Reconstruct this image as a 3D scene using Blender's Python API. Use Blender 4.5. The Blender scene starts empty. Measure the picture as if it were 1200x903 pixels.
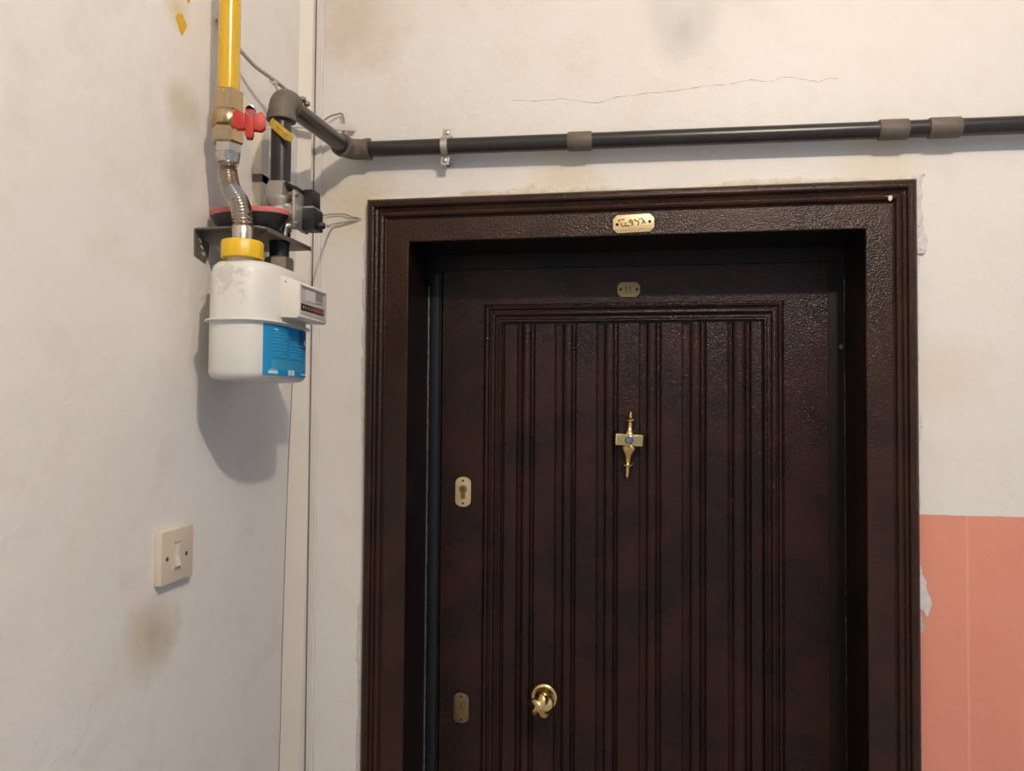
import bpy, bmesh, math, random
from mathutils import Vector, Matrix
random.seed(7)
PI = math.pi
SC = bpy.context.scene
C = SC.collection

# ------------------------------------------------------------------ camera
cam_d = bpy.data.cameras.new('camera')
cam = bpy.data.objects.new('camera', cam_d)
C.objects.link(cam)
SC.camera = cam
cam_d.sensor_fit = 'HORIZONTAL'
cam_d.sensor_width = 36.0
cam_d.lens = 900.0 / 1200.0 * 36.0
cam_d.clip_start = 0.01
_r = Vector((0.98686435, 0.16138487, 0.00732709))
_u = Vector((-0.00243992, -0.03046012, 0.999533))
_f = Vector((-0.16153269, 0.98642136, 0.02966624))
m = Matrix((( _r.x, _u.x, -_f.x, 0.525), (_r.y, _u.y, -_f.y, -1.438), (_r.z, _u.z, -_f.z, 1.6545), (0, 0, 0, 1)))
cam.matrix_world = m

# ------------------------------------------------------------------ world, lamp, exposure
world = bpy.data.worlds.new('stairwell_light')
SC.world = world
world.use_nodes = True
bg = world.node_tree.nodes['Background']
bg.inputs['Color'].default_value = (0.74, 0.84, 1.0, 1)
bg.inputs['Strength'].default_value = 0.45

LAMP = Vector((1.08, -1.70, 3.04))
ld = bpy.data.lights.new('ceiling_bulb_light', 'POINT')
ld.energy = 82.0
ld.color = (1.0, 0.86, 0.73)
ld.shadow_soft_size = 0.030
lo = bpy.data.objects.new('ceiling_bulb_light', ld)
lo.location = LAMP
C.objects.link(lo)

SC.view_settings.view_transform = 'Standard'
SC.view_settings.look = 'None'
SC.view_settings.gamma = 1.0
SC.view_settings.exposure = 0.0
SC.view_settings.use_curve_mapping = False

# ------------------------------------------------------------------ materials
class NT:
    def __init__(s, name):
        s.m = bpy.data.materials.new(name)
        s.m.use_nodes = True
        s.t = s.m.node_tree
        s.b = s.t.nodes['Principled BSDF']
        s.tc = s.t.nodes.new('ShaderNodeTexCoord')
    def n(s, typ, **kw):
        o = s.t.nodes.new(typ)
        for k, v in kw.items():
            setattr(o, k, v)
        return o
    def link(s, a, b):
        s.t.links.new(a, b)
    def noise(s, scale, detail=4, rough=0.55, vec=None, stretch=None):
        o = s.n('ShaderNodeTexNoise')
        o.inputs['Scale'].default_value = scale
        o.inputs['Detail'].default_value = detail
        o.inputs['Roughness'].default_value = rough
        src = s.tc.outputs['Object']
        if stretch:
            mp = s.n('ShaderNodeMapping')
            mp.inputs['Scale'].default_value = stretch
            s.link(src, mp.inputs['Vector'])
            src = mp.outputs['Vector']
        s.link(src, o.inputs['Vector'])
        return o.outputs['Fac']
    def ramp(s, fac, stops, interp='LINEAR'):
        o = s.n('ShaderNodeValToRGB')
        o.color_ramp.interpolation = interp
        e = o.color_ramp.elements
        while len(e) < len(stops):
            e.new(0.5)
        for el, (p, c) in zip(e, stops):
            el.position = p
            el.color = (c[0], c[1], c[2], 1) if isinstance(c, (tuple, list)) else (c, c, c, 1)
        s.link(fac, o.inputs['Fac'])
        return o.outputs['Color']
    def mix(s, fac, a, b):
        o = s.n('ShaderNodeMix', data_type='RGBA')
        for sock, v in ((o.inputs[0], fac), (o.inputs[6], a), (o.inputs[7], b)):
            if isinstance(v, (int, float)):
                sock.default_value = v
            elif isinstance(v, tuple):
                sock.default_value = (v[0], v[1], v[2], 1)
            else:
                s.link(v, sock)
        return o.outputs[2]
    def math(s, op, a, b=0.0, clamp=False):
        o = s.n('ShaderNodeMath', operation=op, use_clamp=clamp)
        for sock, v in zip(o.inputs, (a, b)):
            if isinstance(v, (int, float)):
                sock.default_value = v
            else:
                s.link(v, sock)
        return o.outputs[0]
    def bump(s, h, strength, dist, prev=None):
        o = s.n('ShaderNodeBump')
        o.inputs['Strength'].default_value = strength
        o.inputs['Distance'].default_value = dist
        s.link(h, o.inputs['Height'])
        if prev:
            s.link(prev, o.inputs['Normal'])
        return o.outputs['Normal']
    def done(s, col=None, rough=0.5, metal=0.0, normal=None, coat=0.0, spec=None):
        if col is not None:
            if isinstance(col, tuple):
                s.b.inputs['Base Color'].default_value = (col[0], col[1], col[2], 1)
            else:
                s.link(col, s.b.inputs['Base Color'])
        if isinstance(rough, (int, float)):
            s.b.inputs['Roughness'].default_value = rough
        else:
            s.link(rough, s.b.inputs['Roughness'])
        s.b.inputs['Metallic'].default_value = metal
        s.b.inputs['Coat Weight'].default_value = coat
        if spec is not None:
            s.b.inputs['Specular IOR Level'].default_value = spec
        if normal:
            s.link(normal, s.b.inputs['Normal'])
        return s.m

def simple(name, col, rough=0.5, metal=0.0, nscale=60.0, var=0.12, bump=0.15, bdist=0.0006, coat=0.0):
    """plain coloured material with slight procedural mottling and relief"""
    t = NT(name)
    f = t.noise(nscale, 3)
    c = t.mix(f, tuple(max(0, x * (1 - var)) for x in col), tuple(min(1, x * (1 + var)) for x in col))
    nb = t.bump(t.noise(nscale * 4, 2), bump, bdist)
    return t.done(c, rough, metal, nb, coat)

def wall_material(name, side):
    t = NT(name)
    sep = t.n('ShaderNodeSeparateXYZ')
    t.link(t.tc.outputs['Object'], sep.inputs[0])
    X, Y, Z = sep.outputs[0], sep.outputs[1], sep.outputs[2]
    big = t.noise(2.2, 4, 0.6)
    mid = t.noise(11, 5, 0.6)
    fine = t.noise(70, 4, 0.6)
    base = t.mix(t.ramp(big, [(0.35, 0.0), (0.7, 1.0)]), *(((0.76, 0.735, 0.70), (0.73, 0.69, 0.635)) if side == 'door' else ((0.80, 0.775, 0.74), (0.77, 0.735, 0.68))))
    base = t.mix(t.ramp(mid, [(0.52, 0.0), (0.75, 0.45)]), base, (0.66, 0.60, 0.50))
    def spot(p, r, col, amt, src_noise=mid, stretch=(1, 1, 1)):
        # soft irregular stain of its own shape at a place on the wall
        vm = t.n('ShaderNodeVectorMath', operation='SUBTRACT')
        t.link(t.tc.outputs['Object'], vm.inputs[0]); vm.inputs[1].default_value = p
        v2 = t.n('ShaderNodeVectorMath', operation='MULTIPLY')
        t.link(vm.outputs[0], v2.inputs[0]); v2.inputs[1].default_value = stretch
        ln = t.n('ShaderNodeVectorMath', operation='LENGTH')
        t.link(v2.outputs[0], ln.inputs[0])
        d = t.math('DIVIDE', ln.outputs['Value'], r)
        d = t.math('ADD', d, t.math('MULTIPLY', t.math('SUBTRACT', src_noise, 0.5), 1.6))
        return t.ramp(d, [(0.25, amt), (1.0, 0.0)])
    if side == 'door':
        # cream filler round the top left corner of the frame, yellowed patch above the frame
        for p, r, col, a in (((-0.03, 0, 2.05), 0.11, (0.66, 0.57, 0.40), 0.85),
                             ((0.39, 0, 2.09), 0.09, (0.66, 0.56, 0.37), 0.6),
                             ((0.95, 0, 2.085), 0.10, (0.66, 0.57, 0.40), 0.5),
                             ((-0.03, 0, 2.42), 0.13, (0.55, 0.44, 0.34), 0.6),
                             ((1.05, 0, 1.72), 0.09, (0.70, 0.60, 0.46), 0.5)):
            base = t.mix(spot(p, r, col, a), base, col)
        # salmon dado on the right of the door
        px = t.noise(5.0, 4, 0.6)
        pink = t.mix(t.ramp(px, [(0.35, 0.0), (0.7, 1.0)]), (0.72, 0.30, 0.200), (0.69, 0.27, 0.200))
        pink = t.mix(t.ramp(t.noise(26, 5, 0.7, stretch=(0.6, 1, 2.0)), [(0.58, 0.0), (0.72, 0.3)]), pink, (0.58, 0.25, 0.13))
        # pale vertical roller seam
        seam = t.math('SUBTRACT', 1.0, t.math('MULTIPLY', t.math('ABSOLUTE', t.math('SUBTRACT', X, 1.085)), 300.0), True)
        pink = t.mix(t.math('MULTIPLY', seam, 0.35), pink, (0.82, 0.45, 0.36))
        edge = t.math('ADD', Z, t.math('MULTIPLY', t.math('SUBTRACT', fine, 0.5), 0.004))
        below = t.math('LESS_THAN', edge, 1.4755)
        right = t.math('GREATER_THAN', X, 0.5)
        base = t.mix(t.math('MULTIPLY', below, right), base, pink)
        h1, h2 = 0.35, 0.25
    else:
        for p, r, col, a in (((-0.112, -0.50, 1.35), 0.07, (0.50, 0.42, 0.30), 0.8),
                             ((-0.112, -0.47, 2.21), 0.035, (0.62, 0.50, 0.20), 0.6),
                             ((-0.112, -0.455, 2.08), 0.045, (0.60, 0.53, 0.40), 0.7),
                             ((-0.112, -0.46, 1.98), 0.05, (0.62, 0.56, 0.46), 0.6)):
            base = t.mix(spot(p, r, col, a), base, col)
        h1, h2 = 0.6, 0.4
    n1 = t.bump(t.noise(32, 5, 0.62), h1, 0.004)
    n2 = t.bump(t.noise(120, 3, 0.6), h2, 0.0015, n1)
    return t.done(base, 0.52, 0.0, n2, spec=0.35)

M = {}
M['wall_door'] = wall_material('painted_plaster_door_wall', 'door')
M['wall_left'] = wall_material('painted_plaster_left_wall', 'left')
M['ceiling'] = simple('ceiling_plaster', (0.78, 0.75, 0.70), 0.8, nscale=8, bump=0.3, bdist=0.003)
M['floor'] = simple('stair_landing_terrazzo', (0.36, 0.33, 0.30), 0.4, nscale=40, var=0.35, bump=0.05)

def hammered(name, a, b, rough, bs, scale=330):
    t = NT(name)
    f = t.noise(9, 3)
    c = t.mix(t.ramp(f, [(0.4, 0.0), (0.62, 1.0)]), a, b)
    n1 = t.bump(t.noise(scale, 2, 0.5), bs, 0.0016)
    n2 = t.bump(t.noise(90, 2, 0.5), 0.10, 0.0015, n1)
    return t.done(c, rough, 0.0, n2, spec=0.31)
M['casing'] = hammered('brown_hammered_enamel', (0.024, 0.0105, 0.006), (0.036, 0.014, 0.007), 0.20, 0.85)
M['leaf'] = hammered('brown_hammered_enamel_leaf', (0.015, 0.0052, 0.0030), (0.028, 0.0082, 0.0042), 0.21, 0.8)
M['jamb'] = hammered('shaded_jamb_enamel', (0.0060, 0.0035, 0.0030), (0.010, 0.0050, 0.0038), 0.4, 0.3)  # enamel darkened to carry the shade inside the door recess
M['gasket'] = simple('dark_blue_grey_gasket', (0.008, 0.010, 0.015), 0.42, nscale=200)
M['edge_metal'] = simple('highlit_steel_edge', (0.13, 0.12, 0.115), 0.35, 0.5, nscale=220, var=0.6, bump=0.5, bdist=0.001)  # pale speckled tone stands for the highlight and sparkle along the beads

def brass(name, col, rough=0.22):
    t = NT(name)
    c = t.mix(t.noise(70, 3), tuple(x * 0.8 for x in col), col)
    return t.done(c, rough, 1.0, t.bump(t.noise(160, 2), 0.12, 0.0006))
M['brass'] = brass('polished_brass', (0.86, 0.62, 0.26), 0.22)
M['brass_dull'] = brass('aged_brass', (0.62, 0.47, 0.25), 0.34)
M['brass_plate'] = simple('brass_plate_face', (0.66, 0.52, 0.28), 0.42, 0.55, nscale=50, var=0.06)
M['brass_fitting'] = brass('nickel_brass_fitting', (0.52, 0.39, 0.22), 0.22)
M['brass_dark'] = brass('browned_brass', (0.30, 0.20, 0.10), 0.38)
M['brass_number'] = simple('shaded_number_plate', (0.36, 0.27, 0.13), 0.5, 0.4, nscale=50, var=0.1)  # brass toned down for the lintel shadow lying over the plate
M['engraving'] = simple('engraved_letter_paint', (0.17, 0.10, 0.04), 0.6)
M['hole'] = simple('dark_hole', (0.015, 0.012, 0.01), 0.8)
M['glass_lens'] = simple('viewer_lens', (0.30, 0.31, 0.35), 0.10, 0.8, bump=0.0)

M['yellow_pipe'] = simple('yellow_enamel_pipe', (0.64, 0.385, 0.007), 0.22, nscale=25, var=0.07, coat=0.4)
M['yellow_cap'] = simple('yellow_seal_plastic', (0.72, 0.44, 0.009), 0.38, nscale=30, var=0.06)
M['yellow_tag'] = simple('scuffed_yellow_lever', (0.46, 0.31, 0.035), 0.5, nscale=180, var=0.5)
M['steel'] = brass('stainless_steel', (0.62, 0.57, 0.50), 0.26)
M['steel_nut'] = brass('zinc_nut', (0.60, 0.57, 0.51), 0.33)
M['cast_metal'] = simple('cast_aluminium', (0.50, 0.47, 0.42), 0.38, 0.75, nscale=80, var=0.15)
M['black_pipe'] = simple('black_painted_pipe', (0.022, 0.020, 0.019), 0.32, nscale=40, var=0.3)
M['elbow'] = simple('dusty_malleable_elbow', (0.125, 0.102, 0.080), 0.6, nscale=90, var=0.3, bump=0.3)
M['dark_nut'] = simple('tarnished_union_nut', (0.20, 0.17, 0.13), 0.45, 0.5, nscale=90, var=0.3)
M['bracket'] = simple('grey_painted_bracket', (0.17, 0.145, 0.12), 0.5, 0.3, nscale=60, var=0.2)
M['red'] = simple('red_plastic_handle', (0.42, 0.015, 0.007), 0.5, nscale=50, var=0.1)
M['red_rim'] = simple('faded_red_rim', (0.50, 0.13, 0.11), 0.6, nscale=60)
M['black_plastic'] = simple('black_plastic', (0.006, 0.006, 0.007), 0.45, nscale=60)
def enamel():
    t = NT('cream_white_enamel')
    base = t.mix(t.noise(12, 3), (0.66, 0.65, 0.60), (0.70, 0.69, 0.64))
    vm = t.n('ShaderNodeVectorMath', operation='DISTANCE')
    t.link(t.tc.outputs['Object'], vm.inputs[0]); vm.inputs[1].default_value = (-0.030, -0.468, 1.835)
    d = t.math('ADD', t.math('DIVIDE', vm.outputs['Value'], 0.036), t.math('MULTIPLY', t.math('SUBTRACT', t.noise(75, 4, 0.6), 0.5), 4.0))
    base = t.mix(t.ramp(d, [(0.30, 0.55), (0.75, 0.0)]), base, (0.47, 0.45, 0.38))
    return t.done(base, 0.36, 0.0, t.bump(t.noise(60, 2), 0.05, 0.0006))
M['meter_white'] = enamel()
M['counter_white'] = simple('counter_white_plastic', (0.72, 0.68, 0.60), 0.42, nscale=30, var=0.03)
M['counter_glass'] = simple('counter_window', (0.50, 0.48, 0.45), 0.16, nscale=30, var=0.05, bump=0.02)
M['label_white'] = simple('label_pale', (0.62, 0.60, 0.60), 0.4, var=0.04)
M['label_grey'] = simple('label_grey', (0.22, 0.21, 0.20), 0.4)
M['label_dark'] = simple('register_black', (0.03, 0.022, 0.016), 0.3)
M['label_red'] = simple('register_red', (0.16, 0.03, 0.03), 0.3)
M['digit'] = simple('register_digit', (0.30, 0.25, 0.20), 0.4)
M['sticker'] = simple('blue_sticker', (0.010, 0.255, 0.52), 0.4, nscale=18, var=0.06)
M['sticker_line'] = simple('sticker_print', (0.13, 0.42, 0.62), 0.4)
M['sticker_white'] = simple('sticker_white_print', (0.62, 0.74, 0.80), 0.4)
M['sticker_dark'] = simple('sticker_dark_print', (0.008, 0.10, 0.30), 0.4)
M['plastic_cream'] = simple('cream_trunking_plastic', (0.70, 0.62, 0.47), 0.45, nscale=20, var=0.05)
M['plastic_white'] = simple('white_trunking_plastic', (0.70, 0.67, 0.64), 0.4, nscale=20, var=0.05)
M['plastic_grey'] = simple('grey_bar_plastic', (0.60, 0.56, 0.51), 0.5, nscale=30, var=0.06)
M['board'] = simple('cream_painted_board', (0.81, 0.75, 0.65), 0.45, nscale=14, var=0.05, bump=0.2, bdist=0.001)
M['switch'] = simple('aged_ivory_switch', (0.66, 0.57, 0.45), 0.38, nscale=25, var=0.06)
M['switch_rocker'] = simple('ivory_rocker', (0.72, 0.66, 0.56), 0.3, var=0.03)
M['cable'] = simple('grey_cable', (0.40, 0.37, 0.33), 0.5, nscale=100)
M['cable_dark'] = simple('brown_grey_cable', (0.22, 0.19, 0.16), 0.5, nscale=100)
M['paint_yellow'] = simple('yellow_paint_blob', (0.70, 0.42, 0.02), 0.5, nscale=120)
def filler(name, a, b):
    t = NT(name)
    f = t.noise(55, 5, 0.65)
    c = t.mix(t.ramp(f, [(0.4, 0.0), (0.6, 1.0)]), a, b)
    c = t.mix(t.ramp(t.noise(150, 3, 0.6), [(0.66, 0.0), (0.70, 0.8)]), c, (0.16, 0.11, 0.06))
    return t.done(c, 0.85, 0.0, t.bump(t.noise(110, 5, 0.7), 0.7, 0.004))
M['filler_cream'] = filler('cream_filler', (0.66, 0.58, 0.44), (0.72, 0.68, 0.60))
M['filler_white'] = filler('white_filler', (0.66, 0.63, 0.60), (0.74, 0.71, 0.68))
M['plaster_bare'] = filler('bare_plaster', (0.62, 0.58, 0.48), (0.46, 0.42, 0.33))
M['crack'] = simple('crack_shadow_dirt', (0.22, 0.17, 0.12), 0.9)

# ------------------------------------------------------------------ mesh helpers
def smooth_by_angle(me, ang=35):
    me.polygons.foreach_set('use_smooth', [True] * len(me.polygons))
    bm = bmesh.new(); bm.from_mesh(me)
    for e in bm.edges:
        if len(e.link_faces) == 2 and e.calc_face_angle(0) > math.radians(ang):
            e.smooth = False
    bm.to_mesh(me); bm.free()

def obj(name, bm, mat, parent=None, bevel=0.0, ang=35, kind=None, label=None):
    bmesh.ops.recalc_face_normals(bm, faces=bm.faces[:])
    if bevel:
        es = [e for e in bm.edges if len(e.link_faces) == 2 and e.calc_face_angle(0) > math.radians(40)]
        bmesh.ops.bevel(bm, geom=es, offset=bevel, segments=2, affect='EDGES', profile=0.6, clamp_overlap=True)
    me = bpy.data.meshes.new(name)
    bm.to_mesh(me); bm.free()
    smooth_by_angle(me, ang)
    me.materials.append(M[mat] if isinstance(mat, str) else mat)
    o = bpy.data.objects.new(name, me)
    C.objects.link(o)
    if parent:
        o.parent = parent
        o.matrix_parent_inverse = Matrix.Translation(-parent_world(parent))
    if kind: o['kind'] = kind
    if label: o['label'] = label
    return o

def parent_world(p):
    v = Vector(p.location)
    q = p.parent
    if q is not None:
        v = Vector((0, 0, 0)) + v
        if q.type == 'EMPTY' and p.type == 'EMPTY':
            v += parent_world(q)
    return v

def tag(o, label, cat, group=None):
    o['label'] = label; o['category'] = cat
    if group: o['group'] = group
    return o

def thing(name, loc, label, cat, group=None):
    o = bpy.data.objects.new(name, None)
    o.empty_display_size = 0.02
    o.location = loc
    C.objects.link(o)
    return tag(o, label, cat, group)

def struct(name, bm, mat, **k):
    return obj(name, bm, mat, kind='structure', **k)

def bx(bm, x0, x1, y0, y1, z0, z1):
    vs = [bm.verts.new((x, y, z)) for x in (x0, x1) for y in (y0, y1) for z in (z0, z1)]
    for a in ((0, 1, 3, 2), (4, 6, 7, 5), (0, 4, 5, 1), (2, 3, 7, 6), (0, 2, 6, 4), (1, 5, 7, 3)):
        bm.faces.new([vs[i] for i in a])
    return bm

def box(x0, x1, y0, y1, z0, z1):
    return bx(bmesh.new(), x0, x1, y0, y1, z0, z1)

def prism(bm, pts, d):
    """extrude closed polygon (3D points) along vector d"""
    a = [bm.verts.new(p) for p in pts]
    b = [bm.verts.new(Vector(p) + Vector(d)) for p in pts]
    n = len(pts)
    bm.faces.new(a); bm.faces.new(list(reversed(b)))
    for i in range(n):
        bm.faces.new([a[i], b[i], b[(i + 1) % n], a[(i + 1) % n]])
    return bm

def frames(path):
    P = [Vector(p) for p in path]
    T = []
    for i in range(len(P)):
        d = (P[min(i + 1, len(P) - 1)] - P[max(i - 1, 0)])
        T.append(d.normalized())
    up = Vector((0, 0, 1)) if abs(T[0].z) < 0.9 else Vector((0, 1, 0))
    N = (up - T[0] * up.dot(T[0])).normalized()
    out = []
    for i, t in enumerate(T):
        N = (N - t * N.dot(t)).normalized()
        out.append((P[i], N, t.cross(N)))
    return out

def tube(bm, path, r, seg=20, caps=True, phase=0.0):
    """tube along path; r is a number or a list of radii"""
    fr = frames(path)
    rings = []
    for i, (p, n, b) in enumerate(fr):
        rr = r[i] if isinstance(r, (list, tuple)) else r
        rings.append([bm.verts.new(p + (n * math.cos(2 * PI * k / seg + phase) + b * math.sin(2 * PI * k / seg + phase)) * rr) for k in range(seg)])
    for a, c in zip(rings, rings[1:]):
        for k in range(seg):
            bm.faces.new([a[k], a[(k + 1) % seg], c[(k + 1) % seg], c[k]])
    if caps:
        bm.faces.new(list(reversed(rings[0]))); bm.faces.new(rings[-1])
    return bm

def lathe(bm, o, axis, prof, seg=32, phase=0.0):
    """profile [(distance along axis, radius)] around an axis"""
    o = Vector(o); axis = Vector(axis).normalized()
    up = Vector((0, 0, 1)) if abs(axis.z) < 0.9 else Vector((1, 0, 0))
    n = (up - axis * up.dot(axis)).normalized(); b = axis.cross(n)
    rings = []
    for t, r in prof:
        r = max(r, 1e-5)
        rings.append([bm.verts.new(o + axis * t + (n * math.cos(2 * PI * k / seg + phase) + b * math.sin(2 * PI * k / seg + phase)) * r) for k in range(seg)])
    for a, c in zip(rings, rings[1:]):
        for k in range(seg):
            bm.faces.new([a[k], a[(k + 1) % seg], c[(k + 1) % seg], c[k]])
    bm.faces.new(list(reversed(rings[0]))); bm.faces.new(rings[-1])
    return bm

def catmull(pts, n=8):
    P = [Vector(p) for p in pts]
    P = [P[0] * 2 - P[1]] + P + [P[-1] * 2 - P[-2]]
    out = []
    for i in range(1, len(P) - 2):
        for k in range(n):
            t = k / n
            a, b, c, d = P[i - 1], P[i], P[i + 1], P[i + 2]
            out.append(0.5 * ((2 * b) + (c - a) * t + (2 * a - 5 * b + 4 * c - d) * t * t + (3 * b - a - 3 * c + d) * t ** 3))
    out.append(P[-2])
    return out

def sweep_frame(prof, x0, x1, ztop, zbot=None):
    """mitred moulding; prof = [(w inward from outer edge, y)].  zbot None: legs go to the floor; else closed frame"""
    bm = bmesh.new()
    st = []
    for (w, y) in prof:
        if zbot is None:
            p = [(x0 + w, y, 0.0), (x0 + w, y, ztop - w), (x1 - w, y, ztop - w), (x1 - w, y, 0.0)]
        else:
            p = [(x0 + w, y, zbot + w), (x0 + w, y, ztop - w), (x1 - w, y, ztop - w), (x1 - w, y, zbot + w)]
        st.append([bm.verts.new(q) for q in p])
    segs = [(0, 1), (1, 2), (2, 3)] + ([(3, 0)] if zbot is not None else [])
    for a, b in zip(st, st[1:]):
        for i, j in segs:
            bm.faces.new([a[i], a[j], b[j], b[i]])
    return bm

def vbar(prof, z0, z1, xc):
    """vertical bar; prof = [(x, y)] open front profile closed at the back"""
    bm = bmesh.new()
    return prism(bm, [(xc + x, y, z0) for x, y in prof], (0, 0, z1 - z0))

# ================================================================== STRUCTURE
XW = -0.112          # plane of the left wall
# wall with the door opening
bm = bmesh.new()
bx(bm, XW - 0.2, 0.045, 0.0, 0.22, 0, 3.15)
bx(bm, 0.96, 2.3, 0.0, 0.22, 0, 3.15)
bx(bm, 0.045, 0.96, 0.0, 0.22, 2.015, 3.15)
bx(bm, 0.045, 0.96, 0.19, 0.22, 0, 2.015)
wall_front = struct('wall_front', bm, 'wall_door')
wall_left = struct('wall_left', box(XW - 0.2, XW, -2.6, 0.0, 0, 3.15), 'wall_left')
struct('floor', box(XW - 0.2, 2.3, -2.6, 0.22, -0.1, 0), 'floor')
struct('ceiling', box(XW - 0.2, 2.3, -2.6, 0.22, 3.15, 3.25), 'ceiling')

# painted board standing in the corner, slightly twisted off the left wall
bm = bmesh.new()
def board_section(z, ya, yb):
    return [(XW + 0.0005, ya, z), (XW + 0.016, yb - 0.008, z), (XW + 0.0135, yb - 0.002, z), (XW + 0.0005, yb + 0.012, z)]
levels = [(0.0, -0.150, -0.075), (0.98, -0.119, -0.061), (1.455, -0.105, -0.040), (1.70, -0.088, -0.047), (2.36, -0.084, -0.050), (3.15, -0.080, -0.050)]
rings = [[bm.verts.new(p) for p in board_section(z, a, b)] for z, a, b in levels]
for a, b in zip(rings, rings[1:]):
    for k in range(4):
        bm.faces.new([a[k], a[(k + 1) % 4], b[(k + 1) % 4], b[k]])
bm.faces.new(rings[0]); bm.faces.new(rings[-1])
struct('trim_1', bm, 'board')
ceil_o = [o for o in C.objects if o.name == 'ceiling'][0]
# joint between the board and the plaster
bm = bmesh.new()
tube(bm, [(XW + 0.0002, a - 0.001 + 0.0006 * math.sin(z * 40), z) for z, a, b in [(0.90, -0.1215, 0), (1.10, -0.1145, 0), (1.20, -0.1135, 0), (1.455, -0.105, 0), (1.55, -0.0995, 0), (1.70, -0.088, 0), (1.85, -0.0875, 0)]], 0.0009, 6)
obj('crack', bm, 'crack', wall_left)

bm = bmesh.new()
tube(bm, [(XW + 0.0012, -0.0095, 0.0), (XW + 0.0012, -0.0095, 3.15)], 0.0016, 8)
obj('corner_joint', bm, 'crack', wall_left)

# ---- mitred metal casing of the door
prof = [(0.000, 0.0), (0.000, -0.012), (0.0035, -0.0175), (0.0085, -0.0205), (0.0135, -0.0215), (0.0165, -0.0195), (0.0185, -0.0135),
        (0.0225, -0.0115), (0.0255, -0.0135), (0.0280, -0.0185), (0.0320, -0.0205), (0.0355, -0.0185), (0.0380, -0.0130), (0.0405, -0.0115),
        (0.0420, -0.0150), (0.0840, -0.0165), (0.0855, -0.0155), (0.0860, -0.0130), (0.0860, 0.0)]
casing = struct('trim_2', sweep_frame(prof, 0.002, 1.005, 2.0600), 'casing', ang=28)
# jamb lining and rebate behind it
bm = bmesh.new()
prof2 = [(0.0861, -0.0125), (0.0861, 0.128), (0.1155, 0.128), (0.1155, 0.175), (0.126, 0.175)]
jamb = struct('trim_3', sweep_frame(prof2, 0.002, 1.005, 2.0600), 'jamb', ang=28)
# gasket on the left and top rebate, weld bead with paint drips on both rebates
bm = vbar([(-0.010, 0.1278), (-0.009, 0.1250), (-0.002, 0.1235), (0.008, 0.1250), (0.010, 0.1278)], 0.01, 1.935, 0.1035)
obj('gasket', bm, 'gasket', jamb)
def weld(x, z0, z1, name):
    bm = bmesh.new()
    path, rad = [], []
    z = z0
    while z < z1:
        path.append((x + random.uniform(-0.0004, 0.0004), 0.1265, z)); rad.append(random.uniform(0.0016, 0.0030)); z += 0.006
    tube(bm, path, rad, 8)
    return obj(name, bm, 'edge_metal', jamb)
weld(0.0897, 0.02, 1.915, 'weld_bead')
weld(0.9205, 0.02, 1.93, 'weld_bead')
bm = bmesh.new(); lathe(bm, (0.9135, 0.123, 1.778), (0, -1, 0), [(-0.004, 0.005), (0, 0.0055), (0.003, 0.003), (0.004, 0.0005)], 12)
obj('paint_drip', bm, 'edge_metal', jamb)
bm = bmesh.new(); prism(bm, [(0.955, -0.0208, 2.029), (0.961, -0.0208, 2.030), (0.962, -0.0208, 2.024), (0.959, -0.0208, 2.020), (0.9555, -0.0208, 2.022)], (0, -0.0012, 0))
obj('paint_chip', bm, 'filler_white', casing, label='small white paint chip on the casing corner')

# ---- rough filler along the outside of the casing
def rim(name, mat, pts, width, h, inward, jag=1.0, parent=wall_front):
    """strip of filler: pts = [(x, z)] along the casing edge, inward = unit vector away from the casing"""
    bm = bmesh.new(); rows = []
    L = []
    for (a, b) in zip(pts, pts[1:]):
        n = max(2, int(math.dist(a, b) / 0.006))
        for k in range(n):
            t = k / n
            L.append((a[0] + (b[0] - a[0]) * t, a[1] + (b[1] - a[1]) * t))
    L.append(pts[-1])
    w = width
    for i, (x, z) in enumerate(L):
        w += random.uniform(-1, 1) * 0.0022 * jag
        w = min(max(w, width * 0.45), width * 1.5)
        if random.random() < 0.05 * jag: w *= random.uniform(0.5, 1.4)
        row = []
        for f, hh in ((0, 0.8), (0.35, 1.0), (0.75, 0.75), (1.0, 0.0)):
            d = f * w
            y = -h * hh * random.uniform(0.75, 1.2) if f < 1 else 0.0006
            row.append(bm.verts.new((x + inward[0] * d, y, z + inward[1] * d)))
        rows.append(row)
    for a, b in zip(rows, rows[1:]):
        for k in range(3):
            bm.faces.new([a[k], a[k + 1], b[k + 1], b[k]])
    return obj(name, bm, mat, parent, ang=60)
rim('filler_strip', 'filler_white', [(0.002, 0.9), (0.003, 2.05)], 0.010, 0.004, (-1, 0), 1.0)
rim('filler_strip', 'filler_cream', [(0.003, 2.058), (0.55, 2.0595), (1.0, 2.0595)], 0.014, 0.004, (0, 1), 1.0)
rim('filler_strip', 'filler_white', [(1.004, 2.07), (1.005, 1.93)], 0.021, 0.006, (1, 0), 1.3)
rim('filler_strip', 'filler_white', [(1.004, 1.93), (1.004, 1.60)], 0.008, 0.004, (1, 0), 1.2)
rim('filler_strip', 'filler_cream', [(1.004, 1.60), (1.004, 1.477)], 0.005, 0.003, (1, 0), 1.0)
rim('filler_strip', 'plaster_bare', [(1.004, 1.14), (1.004, 0.9)], 0.004, 0.003, (1, 0), 1.0)

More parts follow.
